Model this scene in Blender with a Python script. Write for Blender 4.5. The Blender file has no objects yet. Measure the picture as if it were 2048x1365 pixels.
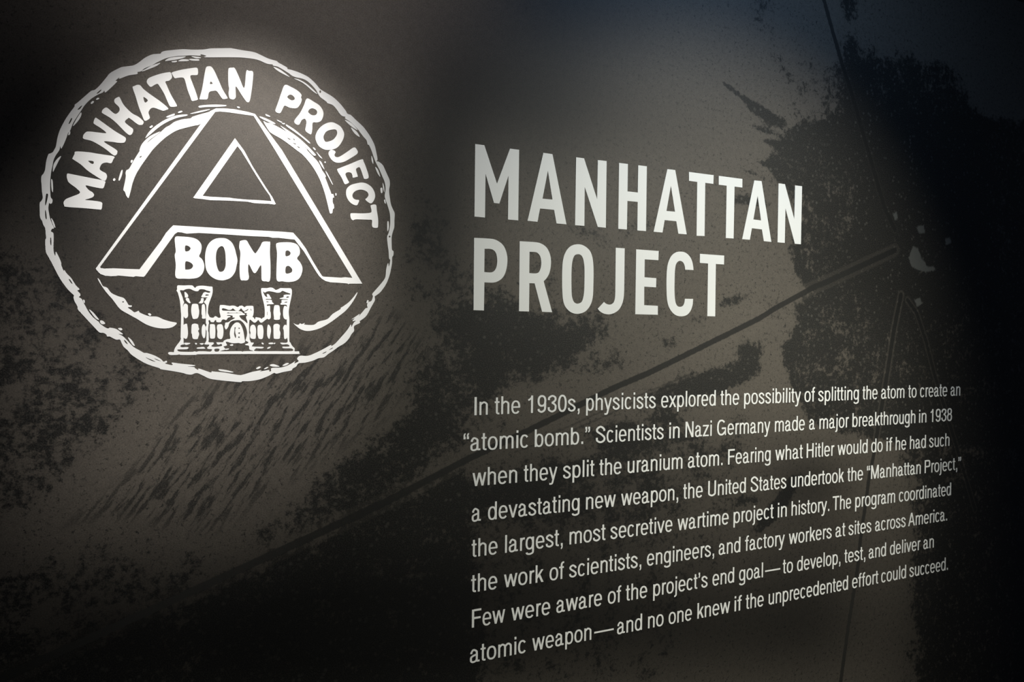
import bpy, math
import numpy as np
from mathutils import Matrix
scene=bpy.context.scene
COL=scene.collection
# ------------------------------------------------------------------ camera, world, exposure
CAM_ROT=[[0.903247, -0.005769, -0.429082], [-0.428951, 0.015935, -0.903187], [0.012048, 0.999856, 0.011919]]

cam=bpy.data.cameras.new('camera'); cam_o=bpy.data.objects.new('camera',cam); COL.objects.link(cam_o)
cam.sensor_width=36; cam.sensor_fit='HORIZONTAL'; cam.lens=1475/2048*36; cam.clip_start=.02
cam_o.matrix_world=Matrix.Translation((0,-1.5,1.6))@Matrix(CAM_ROT).to_4x4()
scene.camera=cam_o
vs=scene.view_settings; vs.view_transform='Standard'; vs.look='None'; vs.gamma=1; vs.use_curve_mapping=False; vs.exposure=0
scene.display_settings.display_device='sRGB'
world=bpy.data.worlds.new('dark_gallery'); scene.world=world; world.use_nodes=True
bg=world.node_tree.nodes['Background']; bg.inputs['Color'].default_value=(.6,.7,1,1); bg.inputs['Strength'].default_value=.035
# ------------------------------------------------------------------ lamps on the ceiling track
def aim(o,t):
    d=Matrix.Translation(o.location).inverted()@__import__('mathutils').Vector(t)
    o.rotation_euler=d.to_track_quat('-Z','Y').to_euler()
def spot(name,loc,target,power,color,size,blend,radius=.04):
    l=bpy.data.lights.new(name,'SPOT'); l.energy=power; l.color=color; l.spot_size=math.radians(size); l.spot_blend=blend; l.shadow_soft_size=radius
    o=bpy.data.objects.new(name,l); COL.objects.link(o); o.location=loc; aim(o,target); return o
spot('emblem_spotlight',(.314,-.80,2.66),(.107,0,1.75),124,(1,.965,.93),35.2,1)
spot('emblem_spotlight_spill',(.314,-.80,2.66),(.25,0,2.42),12,(1,.93,.90),78,1)   # stray light round the beam of the same lamp
spot('title_spotlight',(1.741,-1.518,2.66),(1.232,0,1.233),157,(1,.985,.855),72.3,1)
spot('paragraph_spotlight',(2.482,-1.919,2.636),(1.492,0,1.0),97,(1,.985,.855),34.6,.9)
l=bpy.data.lights.new('blue_wash_lamp','AREA'); l.shape='RECTANGLE'; l.size=.8; l.size_y=.12; l.energy=3.2; l.color=(.36,.60,1)
o=bpy.data.objects.new('blue_wash_lamp',l); COL.objects.link(o); o.location=(1.4,-.62,2.68); aim(o,(1.6,0,1.9))
# ------------------------------------------------------------------ materials
def tag(o,label=None,cat=None,group=None,kind=None):
    for k,v in (('label',label),('category',cat),('group',group),('kind',kind)):
        if v: o[k]=v
    return o
class N:  # small helper for node trees
    def __init__(s,name):
        s.m=bpy.data.materials.new(name); s.m.use_nodes=True; s.t=s.m.node_tree; s.b=s.t.nodes['Principled BSDF']
    def new(s,typ,**kw):
        n=s.t.nodes.new(typ)
        for k,v in kw.items(): setattr(n,k,v)
        return n
    def put(s,sock,v):
        if hasattr(v,'is_output'): s.t.links.new(v,sock)
        else: sock.default_value=v
    def math(s,op,a,b=0.,c=0.,clamp=False):
        n=s.new('ShaderNodeMath',operation=op,use_clamp=clamp)
        for i,v in enumerate((a,b,c)): s.put(n.inputs[i],v)
        return n.outputs[0]
    def mix(s,f,a,b):
        n=s.new('ShaderNodeMix',data_type='RGBA'); s.put(n.inputs[0],f); s.put(n.inputs[6],a); s.put(n.inputs[7],b); return n.outputs[2]
    def ramp(s,v,a,b,lo=0.,hi=1.):
        n=s.new('ShaderNodeMapRange',interpolation_type='SMOOTHSTEP'); s.put(n.inputs[0],v)
        for i,x in enumerate((a,b,lo,hi)): s.put(n.inputs[i+1],x)
        return n.outputs[0]
    def noise(s,vec,scale,detail=3,rough=.5):
        n=s.new('ShaderNodeTexNoise'); s.put(n.inputs['Vector'],vec); n.inputs['Scale'].default_value=scale; n.inputs['Detail'].default_value=detail; n.inputs['Roughness'].default_value=rough
        return n.outputs['Fac']
    def attr(s,name): return s.new('ShaderNodeAttribute',attribute_name=name).outputs['Fac']
def vinyl():
    n=N('white_cut_vinyl'); co=n.new('ShaderNodeTexCoord').outputs['Object']
    g=n.noise(co,900,2)
    n.t.links.new(n.mix(g,(.80,.80,.78,1),(.86,.86,.84,1)),n.b.inputs['Base Color'])
    n.b.inputs['Roughness'].default_value=.5; n.b.inputs['Specular IOR Level'].default_value=.35
    return n.m
def plain(name,c,rough=.8):
    n=N(name); co=n.new('ShaderNodeTexCoord').outputs['Object']
    n.t.links.new(n.mix(n.noise(co,40,4),(*[v*.85 for v in c],1),(*[v*1.1 for v in c],1)),n.b.inputs['Base Color']); n.b.inputs['Roughness'].default_value=rough
    return n.m
def mural():
    """printed aerial view of a desert: sand, scrub, ploughed field, tracks and a dark crater"""
    n=N('printed_aerial_view'); co=n.new('ShaderNodeTexCoord').outputs['Object']
    sx=n.new('ShaderNodeSeparateXYZ'); n.put(sx.inputs[0],co); X,Z=sx.outputs[0],sx.outputs[2]
    def turned(deg,su,sv):  # coordinates along / across a direction on the wall
        c,s=math.cos(math.radians(deg)),math.sin(math.radians(deg)); o=n.new('ShaderNodeCombineXYZ')
        n.put(o.inputs[0],n.math('MULTIPLY',n.math('ADD',n.math('MULTIPLY',X,c),n.math('MULTIPLY',Z,s)),su))
        n.put(o.inputs[1],n.math('MULTIPLY',n.math('SUBTRACT',n.math('MULTIPLY',Z,c),n.math('MULTIPLY',X,s)),sv)); return o.outputs[0]
    n1=n.noise(co,15,9,.70); n2=n.noise(co,70,7,.74); n3=n.noise(co,420,2,.6); n4=n.noise(co,3.2,3,.5)
    scrub=n.attr('scrub'); tone=n.attr('tone'); field=n.attr('field'); pale=n.attr('pale'); grain=n.attr('grain')
    mixn=n.math('ADD',n.math('MULTIPLY',n1,.75),n.math('MULTIPLY',n2,.80)); mixn=n.math('SUBTRACT',mixn,.275)
    v=n.math('ADD',mixn,n.math('SUBTRACT',n.math('SUBTRACT',scrub,n.math('MULTIPLY',field,.12)),.5))
    cover=n.ramp(v,.455,.60)
    # rows of the ploughed field: broken streaks running up to the right
    row=n.noise(turned(56,17,88),1,3,.55)
    rows=n.math('MULTIPLY',n.ramp(n.math('ADD',n.math('MULTIPLY',row,.70),n.math('MULTIPLY',n2,.30)),.478,.57),n.ramp(field,.80,1.))
    cover=n.math('MAXIMUM',cover,n.math('MULTIPLY',rows,.88))
    # fine black brush dots, thinning out where the print is smooth
    dots=n.math('MULTIPLY',n.ramp(n.noise(co,120,4,.75),.545,.64),n.math('MULTIPLY',n.ramp(n1,.36,.56),grain))
    cover=n.math('MAXIMUM',cover,n.math('MULTIPLY',dots,.9))
    vor=n.new('ShaderNodeTexVoronoi'); n.put(vor.inputs['Vector'],co); vor.inputs['Scale'].default_value=62
    st=n.math('MULTIPLY',n.ramp(vor.outputs['Distance'],.34,.10),n.ramp(n1,.42,.60))
    sand=n.mix(n4,(.102,.088,.074,1),(.120,.104,.083,1))
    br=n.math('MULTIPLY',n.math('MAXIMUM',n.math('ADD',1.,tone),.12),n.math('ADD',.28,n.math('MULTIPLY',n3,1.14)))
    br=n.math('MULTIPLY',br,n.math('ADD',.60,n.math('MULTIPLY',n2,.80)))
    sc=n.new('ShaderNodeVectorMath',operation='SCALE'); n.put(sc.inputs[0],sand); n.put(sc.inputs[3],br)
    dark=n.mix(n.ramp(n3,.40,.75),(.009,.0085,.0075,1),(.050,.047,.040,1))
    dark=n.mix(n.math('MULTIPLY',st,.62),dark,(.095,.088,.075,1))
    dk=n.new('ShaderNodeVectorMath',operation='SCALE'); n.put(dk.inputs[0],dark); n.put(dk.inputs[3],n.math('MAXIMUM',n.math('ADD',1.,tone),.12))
    col=n.mix(cover,sc.outputs[0],dk.outputs[0])
    rag=n.math('MULTIPLY',n.math('SUBTRACT',n2,.5),.006)
    def road(name,half,border,amt,edge):
        d=n.math('ADD',n.attr(name),rag)
        return n.math('MULTIPLY',n.ramp(d,half+.0016,half-.0012),amt), n.math('MULTIPLY',n.math('MULTIPLY',n.ramp(d,border+.004,border-.002),n.ramp(d,half,half+.003)),edge)
    for name,half,border,amt,edge in (('road_main',.0072,.019,.93,.45),('road_south',.0068,.0135,.9,.75),('road_east',.0052,.0105,.85,.6),('road_north',.0068,.011,.9,.15),('track',.0022,.008,.55,.2)):
        k,p=road(name,half,border,amt,edge)
        col=n.mix(n.math('MULTIPLY',p,n.math('SUBTRACT',1.,n.math('MULTIPLY',cover,.55))),col,sc.outputs[0]); col=n.mix(k,col,(.013,.0125,.011,1))
    col=n.mix(n.math('MULTIPLY',n.ramp(n.math('ADD',pale,n.math('MULTIPLY',n.math('SUBTRACT',n2,.5),.02)),-.003,.003),.8),col,(.105,.105,.095,1))
    n.t.links.new(col,n.b.inputs['Base Color'])
    gr=n.noise(co,700,2,.6)
    n.put(n.b.inputs['Roughness'],n.math('ADD',.55,n.math('MULTIPLY',gr,.12)))
    n.b.inputs['Specular IOR Level'].default_value=.32
    bp=n.new('ShaderNodeBump'); bp.inputs['Strength'].default_value=.35; bp.inputs['Distance'].default_value=.0006
    n.put(bp.inputs['Height'],gr); n.t.links.new(bp.outputs[0],n.b.inputs['Normal'])
    return n.m
WHITE=vinyl()
# ------------------------------------------------------------------ the wall and its printed picture (all positions in wall metres: x along, z up)
REGIONS=[
([(-0.303,1.784),(-0.161,1.717),(-0.076,1.605),(0.006,1.519),(-0.094,1.381),(-0.246,1.233),(-0.302,1.201)],0.21,0.022),
([(-0.302,1.201),(-0.098,1.240),(0.094,1.185),(0.212,1.250),(0.349,1.351),(0.520,1.453),(0.613,1.363),(0.350,1.222),(-0.057,1.071),(-0.301,1.004)],0.19,0.030),
([(-0.301,1.004),(-0.057,1.057),(0.371,1.217),(0.602,1.308),(0.645,0.725),(-0.301,0.890)],0.30,0.030),
([(1.356,2.553),(1.397,2.389),(1.439,2.368),(1.470,2.334),(1.519,2.285),(1.535,2.245),(1.562,2.163),(1.817,2.138),(1.893,2.439),(1.763,2.643)],0.15,0.018),
([(1.581,2.179),(1.478,2.119),(1.456,2.070),(1.483,2.039),(1.548,1.971),(1.592,1.920),(1.537,1.834),(1.571,1.781),(1.612,1.725),(1.575,1.693),(1.586,1.627),(1.533,1.567),(1.527,1.526),(1.569,1.452),(1.598,1.406),(1.637,1.352),(1.796,1.316),(1.923,1.295),(2.929,1.207),(2.886,2.368),(1.984,2.262)],0.29,0.014),
([(1.929,1.857),(1.966,1.941),(2.104,1.982),(2.222,1.968),(2.274,1.877),(2.228,1.765),(2.112,1.715),(1.999,1.693),(1.964,1.770)],0.50,0.018),
([(1.988,1.291),(2.083,1.103),(2.077,0.489),(2.962,0.308),(2.927,1.243)],0.30,0.060),
([(0.602,1.308),(1.019,1.415),(1.170,1.397),(1.401,1.322),(1.422,1.160),(1.259,0.916),(1.106,0.687),(0.608,0.789)],0.13,0.050),
([(1.744,2.639),(1.810,2.396),(1.956,2.465),(2.208,2.448),(2.360,2.313),(2.370,2.011),(1.992,1.950),(1.881,2.088),(1.754,2.216)],0.30,0.050)]
BLOBS=[
(0.682,1.616,0.117,0.002,0.001,-0.061,0.34),
(0.810,1.572,0.129,-0.020,-0.010,-0.051,0.30),
(0.564,1.560,0.092,0.000,0.001,-0.087,0.20),
(0.734,1.510,0.139,-0.002,0.001,-0.040,0.22),
(0.917,1.620,0.083,0.001,0.001,-0.047,0.22),
(0.996,1.524,0.065,-0.001,0.000,-0.030,0.18),
(0.509,1.454,0.090,-0.003,0.001,-0.096,0.25),
(0.636,1.428,0.072,-0.002,0.001,-0.055,0.16),
(0.660,1.494,0.049,-0.001,0.001,-0.067,0.15),
(1.297,1.483,0.120,0.022,0.011,-0.033,0.55),
(1.414,1.541,0.038,-0.000,0.001,-0.043,0.42),
(1.154,1.448,0.074,0.014,0.008,-0.024,0.38),
(1.006,1.352,0.065,-0.003,0.000,-0.030,0.30),
(1.147,1.391,0.062,-0.002,0.000,-0.023,0.22),
(0.841,1.275,0.193,0.032,0.008,-0.025,0.22),
(0.763,1.217,0.141,-0.012,0.001,-0.046,0.18),
(1.503,1.119,0.057,0.051,0.019,-0.013,0.50),
(1.557,1.169,0.036,0.045,0.026,-0.013,0.35),
(1.603,1.200,0.047,-0.004,0.000,-0.017,0.20),
(1.422,1.160,0.052,-0.005,0.000,-0.016,0.20),
(1.323,2.247,0.037,-0.017,-0.006,-0.007,0.40),
(1.400,2.215,0.066,-0.023,-0.008,-0.011,0.42),
(1.480,2.180,0.065,-0.014,-0.010,-0.018,0.40),
(1.454,2.147,0.058,-0.009,-0.004,-0.009,0.32),
(1.435,2.194,0.065,-0.011,-0.004,-0.008,0.25),
(1.472,2.118,0.060,-0.005,-0.003,-0.009,0.30),
(1.465,2.057,0.059,-0.010,-0.003,-0.008,0.30),
(1.404,2.031,0.082,-0.014,-0.003,-0.008,0.22),
(1.441,1.955,0.078,-0.004,-0.002,-0.012,0.25),
(1.388,1.957,0.069,0.006,0.000,-0.018,0.16),
(0.913,1.833,0.109,-0.009,-0.006,-0.029,0.18),
(0.808,1.722,0.118,0.005,0.001,-0.069,0.12),
(1.070,1.868,0.089,0.007,0.001,-0.037,0.15),
(0.633,1.715,0.072,0.003,0.001,-0.066,0.12),
(1.088,1.684,0.090,0.003,0.001,-0.062,0.08),
(1.114,1.958,0.181,-0.004,-0.002,-0.015,0.10),
(1.098,2.005,0.195,0.004,-0.001,-0.010,0.08),
(1.151,1.573,0.031,0.000,0.001,-0.044,0.20),
(1.237,1.638,0.045,0.014,0.011,-0.024,0.15),
(1.351,1.692,0.063,0.020,0.008,-0.017,0.30),
(1.518,1.670,0.073,0.002,0.001,-0.041,0.15),
(1.484,1.602,0.100,0.029,0.019,-0.038,0.10),
(1.418,1.374,0.105,-0.004,0.001,-0.033,0.12),
(1.140,1.335,0.092,-0.005,0.001,-0.031,0.12),
(1.334,1.299,0.101,-0.006,0.001,-0.026,0.10),
(1.096,1.238,0.106,-0.008,0.001,-0.050,0.10),
(1.023,1.170,0.117,-0.011,0.001,-0.049,0.08),
(1.768,2.474,0.221,0.041,0.002,-0.085,-0.16),
(2.205,2.555,0.215,0.040,0.003,-0.092,-0.10),
(1.611,2.472,0.113,0.022,0.003,-0.109,-0.10),
(1.741,1.945,0.180,0.014,0.003,-0.127,-0.03),
(1.790,1.561,0.143,0.000,0.003,-0.130,-0.05),
(2.051,1.834,0.158,0.008,0.003,-0.121,0.90),
(1.993,1.935,0.088,0.006,0.002,-0.060,0.50),
(2.176,1.902,0.166,0.011,0.003,-0.093,0.40),
(0.089,1.909,0.300,0.032,0.002,-0.300,-0.24),
(0.342,2.068,0.412,0.060,0.002,-0.262,-0.22),
(0.737,2.181,0.485,0.078,0.003,-0.213,-0.24),
(1.203,2.143,0.205,0.028,0.002,-0.126,-0.10),
(0.208,1.697,0.151,0.006,0.001,-0.156,-0.15),
(1.308,1.743,0.133,0.005,0.001,-0.065,-0.10),
(-0.060,1.686,0.088,0.004,0.000,-0.072,0.10),
(0.005,1.615,0.067,0.001,0.000,-0.074,0.08),
(0.267,1.560,0.101,0.060,0.030,-0.052,0.10),
(0.346,1.642,0.102,0.002,0.001,-0.081,0.12),
(0.505,1.816,0.089,0.006,0.002,-0.212,0.26),
(0.514,1.933,0.078,0.008,0.001,-0.106,0.05),
(0.370,1.334,0.114,-0.007,0.001,-0.093,0.16),
(0.212,1.265,0.080,0.023,0.017,-0.048,0.10),
(1.640,1.239,0.173,-0.011,0.002,-0.084,-0.06)]
TONES=[  # print tone by area, with lamp sheen above the emblem and falloff painted in
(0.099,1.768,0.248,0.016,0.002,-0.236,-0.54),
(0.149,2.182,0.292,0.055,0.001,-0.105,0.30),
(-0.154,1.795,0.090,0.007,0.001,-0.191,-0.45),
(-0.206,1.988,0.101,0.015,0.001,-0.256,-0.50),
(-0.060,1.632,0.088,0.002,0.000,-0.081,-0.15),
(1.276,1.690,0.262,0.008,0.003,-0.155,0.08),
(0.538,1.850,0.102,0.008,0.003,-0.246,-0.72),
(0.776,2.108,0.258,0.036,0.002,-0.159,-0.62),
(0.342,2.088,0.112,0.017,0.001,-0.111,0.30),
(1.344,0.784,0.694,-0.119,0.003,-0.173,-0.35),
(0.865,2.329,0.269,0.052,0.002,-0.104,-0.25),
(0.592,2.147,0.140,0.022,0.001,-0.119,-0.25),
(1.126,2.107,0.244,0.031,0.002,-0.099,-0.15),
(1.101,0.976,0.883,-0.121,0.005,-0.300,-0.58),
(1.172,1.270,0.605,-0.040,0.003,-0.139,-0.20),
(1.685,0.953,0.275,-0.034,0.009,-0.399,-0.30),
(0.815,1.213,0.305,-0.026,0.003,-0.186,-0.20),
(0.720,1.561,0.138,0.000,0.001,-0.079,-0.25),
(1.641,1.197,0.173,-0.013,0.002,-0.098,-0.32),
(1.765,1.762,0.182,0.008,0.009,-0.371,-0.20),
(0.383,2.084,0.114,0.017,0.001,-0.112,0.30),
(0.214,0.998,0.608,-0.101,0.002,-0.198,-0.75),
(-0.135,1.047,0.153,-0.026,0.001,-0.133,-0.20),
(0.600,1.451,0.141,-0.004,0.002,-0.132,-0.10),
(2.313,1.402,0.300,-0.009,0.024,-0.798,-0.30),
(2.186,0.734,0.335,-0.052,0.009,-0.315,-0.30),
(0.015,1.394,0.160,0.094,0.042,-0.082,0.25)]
GRAINS=[
(0.615,2.194,0.504,0.085,0.003,-0.282,-0.90),
(0.089,1.956,0.291,0.036,0.002,-0.309,-0.55),
(0.283,1.960,0.197,0.023,0.002,-0.249,-0.40)]
FIELD=[(0.006,1.516),(0.209,1.619),(0.451,1.707),(0.599,1.560),(0.454,1.371),(0.250,1.252),(0.094,1.152),(-0.097,1.207),(-0.288,1.183),(-0.094,1.379)]
ROAD_MAIN=[(1.973,1.859),(1.940,1.846),(1.696,1.754),(1.644,1.736),(1.504,1.675),(1.445,1.645),(1.262,1.572),(1.092,1.505),(0.987,1.469),(0.767,1.380),(0.606,1.319),(0.435,1.246),(0.370,1.221),(0.243,1.175),(0.103,1.124),(-0.054,1.067),(-0.114,1.045),(-0.287,0.984)]
ROAD_SOUTH=[(2.003,1.726),(1.975,1.623),(1.950,1.499),(1.932,1.412),(1.915,1.340),(1.894,1.240),(1.882,1.201),(1.862,1.088),(1.847,1.005),(1.839,0.931),(1.804,0.761),(1.779,0.621),(1.765,0.524)]
ROAD_EAST=[(2.032,1.712),(2.074,1.674),(2.120,1.588),(2.160,1.490),(2.211,1.386),(2.280,1.245),(2.374,1.045)]
ROAD_NORTH=[(1.651,2.577),(1.663,2.538),(1.701,2.453),(1.740,2.369),(1.778,2.298),(1.830,2.183),(1.883,2.070),(1.924,1.980),(1.971,1.919)]
TRACK=[(0.800,1.362),(0.867,1.382),(0.927,1.404),(1.092,1.459),(1.231,1.503)]
TRACK_PALE=[(0.723,1.329),(0.826,1.356),(0.948,1.396),(1.138,1.466),(1.169,1.473)]
PALE=[[(2.033,1.840),(2.052,1.876),(2.075,1.870),(2.090,1.844),(2.108,1.829),(2.123,1.815),(2.146,1.820),(2.160,1.809),(2.114,1.799),(2.082,1.804),(2.045,1.815)],
[(2.064,1.935),(2.101,1.943),(2.104,1.919),(2.083,1.915)],
[(1.961,1.966),(1.976,1.973),(1.983,1.953),(1.970,1.947)],
[(2.200,1.907),(2.224,1.912),(2.232,1.897),(2.205,1.889)],
[(2.061,1.713),(2.089,1.720),(2.100,1.702),(2.076,1.694)]]

def seg_dist(X,Z,P,closed=False):
    d=np.full(X.shape,9.)
    for i in range(len(P)-(0 if closed else 1)):
        a=np.array(P[i]); b=np.array(P[(i+1)%len(P)]); e=b-a; L=(e@e) or 1e-9
        t=np.clip(((X-a[0])*e[0]+(Z-a[1])*e[1])/L,0,1)
        d=np.minimum(d,np.hypot(X-a[0]-t*e[0],Z-a[1]-t*e[1]))
    return d
def inside(X,Z,P):
    r=np.zeros(X.shape,bool)
    for i in range(len(P)):
        (x0,z0),(x1,z1)=P[i],P[i-1]
        if z0==z1: continue
        r^=((z0>Z)!=(z1>Z))&(X<(x1-x0)*(Z-z0)/(z1-z0)+x0)
    return r
def signed(X,Z,P): return np.where(inside(X,Z,P),1,-1)*seg_dist(X,Z,P,True)
def blobs(X,Z,B):
    s=np.zeros(X.shape)
    for x,z,ux,uz,vx,vz,a in B:
        det=ux*vz-uz*vx; p=((X-x)*vz-(Z-z)*vx)/det; q=((Z-z)*ux-(X-x)*uz)/det
        s+=a*np.exp(-1.1*(p*p+q*q))
    return s
TOP=2.715; XL,XR=-1.6,3.6
def build_wall():
    xs=np.concatenate([np.arange(XL,-.30,.05),np.arange(-.30,2.75,.0055),np.arange(2.75,XR+.01,.05)])
    zs=np.concatenate([np.arange(0,.40,.05),np.arange(.40,TOP-.002,.0055),[TOP]])
    X,Z=np.meshgrid(xs,zs); nx,nz=len(xs),len(zs); X=X.ravel(); Z=Z.ravel()
    v=np.stack([X,np.zeros_like(X),Z],1)
    i=np.arange(nx*nz).reshape(nz,nx)
    f=np.stack([i[:-1,:-1],i[:-1,1:],i[1:,1:],i[1:,:-1]],-1).reshape(-1,4)
    # body of the wall behind the printed face
    k=len(v); c=[(XL,0,0),(XR,0,0),(XR,0,TOP),(XL,0,TOP)]
    v=np.concatenate([v,[(x,y,z) for y in (0,.12) for x,_,z in c]])
    f=np.concatenate([f,[(k+5,k+4,k+7,k+6),(k,k+4,k+5,k+1),(k+1,k+5,k+6,k+2),(k+2,k+6,k+7,k+3),(k+3,k+7,k+4,k)]])
    m=bpy.data.meshes.new('wall_back'); m.vertices.add(len(v)); m.vertices.foreach_set('co',v.ravel().astype(np.float32))
    m.loops.add(f.size); m.loops.foreach_set('vertex_index',f.ravel().astype(np.int32))
    m.polygons.add(len(f)); m.polygons.foreach_set('loop_start',np.arange(0,f.size,4,dtype=np.int32))
    m.update(calc_edges=True)
    pad=lambda a:np.concatenate([a,np.zeros(8)]).astype(np.float32)
    scrub=.345+blobs(X,Z,BLOBS)
    for P,a,s in REGIONS: scrub+=a/(1+np.exp(-np.clip(signed(X,Z,P)/s*2.2,-30,30)))
    pale=np.max([signed(X,Z,P) for P in PALE],axis=0)
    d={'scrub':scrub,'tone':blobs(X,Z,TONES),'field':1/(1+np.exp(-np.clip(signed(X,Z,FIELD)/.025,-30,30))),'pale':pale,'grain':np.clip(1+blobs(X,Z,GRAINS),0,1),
       'road_main':seg_dist(X,Z,ROAD_MAIN),'road_south':seg_dist(X,Z,ROAD_SOUTH),'road_east':seg_dist(X,Z,ROAD_EAST),'road_north':seg_dist(X,Z,ROAD_NORTH),'track':np.minimum(seg_dist(X,Z,TRACK),seg_dist(X,Z,TRACK_PALE))}
    for name,a in d.items():
        at=m.attributes.new(name,'FLOAT','POINT'); at.data.foreach_set('value',pad(a))
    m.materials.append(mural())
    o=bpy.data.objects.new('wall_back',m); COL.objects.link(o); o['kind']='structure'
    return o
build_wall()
def slab(name,x0,x1,y0,y1,z0,z1,mat):
    m=bpy.data.meshes.new(name)
    m.from_pydata([(x,y,z) for z in (z0,z1) for x,y in ((x0,y0),(x1,y0),(x1,y1),(x0,y1))],[],[(3,2,1,0),(4,5,6,7),(0,1,5,4),(1,2,6,5),(2,3,7,6),(3,0,4,7)])
    m.materials.append(mat); o=bpy.data.objects.new(name,m); COL.objects.link(o); o['kind']='structure'; return o
slab('floor',XL,XR,-4.5,.12,-.1,0,plain('dark_carpet',(.02,.02,.022),.95))
slab('ceiling',XL,XR,-4.5,.12,TOP,TOP+.1,plain('grey_painted_ceiling',(.06,.065,.07),.9))
# ------------------------------------------------------------------ cut vinyl shapes
THICK=.0007
def empty(name,x,z):
    o=bpy.data.objects.new(name,None); COL.objects.link(o); o.location=(x,0,z); o.empty_display_size=.05; return o
def link(name,m,parent,x,z):
    """m is in metres about (x,z) of the wall; parent at its own place"""
    m.materials.append(WHITE); o=bpy.data.objects.new(name,m); COL.objects.link(o)
    px,pz=0,0; p=parent
    while p: px+=p.location.x; pz+=p.location.z; p=p.parent
    o.parent=parent; o.location=(x-px,0,z-pz); return o
def smooth(P,cor,n=4):
    out=[]; m=len(P)
    for i in range(m):
        a,b=P[i],P[(i+1)%m]
        p0=P[i-1] if i not in cor else 2*a-b
        p3=P[(i+2)%m] if (i+1)%m not in cor else 2*b-a
        for k in range(n):
            t=k/n; out.append(.5*(2*a+(b-p0)*t+(2*p0-5*a+4*b-p3)*t*t+(3*a-p0-3*b+p3)*t**3))
    return np.array(out)
def cut(name,loops,parent,lift=0.):
    """closed outlines (even-odd fill) -> one flat piece of vinyl lying on the wall"""
    L=[]
    for s,cor,nums in loops:
        P=np.array(nums,float).reshape(-1,2)/1e4
        L.append(smooth(P,cor) if s else P)
    c=(L[0].min(0)+L[0].max(0))/2
    cu=bpy.data.curves.new(name,'CURVE'); cu.dimensions='2D'; cu.fill_mode='BOTH'; cu.extrude=THICK/2
    for P in L:
        sp=cu.splines.new('POLY'); sp.points.add(len(P)-1); sp.use_cyclic_u=True
        sp.points.foreach_set('co',np.column_stack([P-c,np.zeros(len(P)),np.ones(len(P))]).ravel())
    t=bpy.data.objects.new('outline',cu); COL.objects.link(t); dg=bpy.context.evaluated_depsgraph_get()
    m=bpy.data.meshes.new_from_object(t.evaluated_get(dg)); bpy.data.objects.remove(t); bpy.data.curves.remove(cu); m.name=name
    k=len(m.vertices); a=np.empty(k*3,np.float32); m.vertices.foreach_get('co',a); a=a.reshape(-1,3)
    m.vertices.foreach_set('co',np.stack([a[:,0],-a[:,2]-THICK/2-lift,a[:,1]],1).ravel().astype(np.float32)); m.materials.clear(); m.update()
    return link(name,m,parent,*c)
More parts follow.
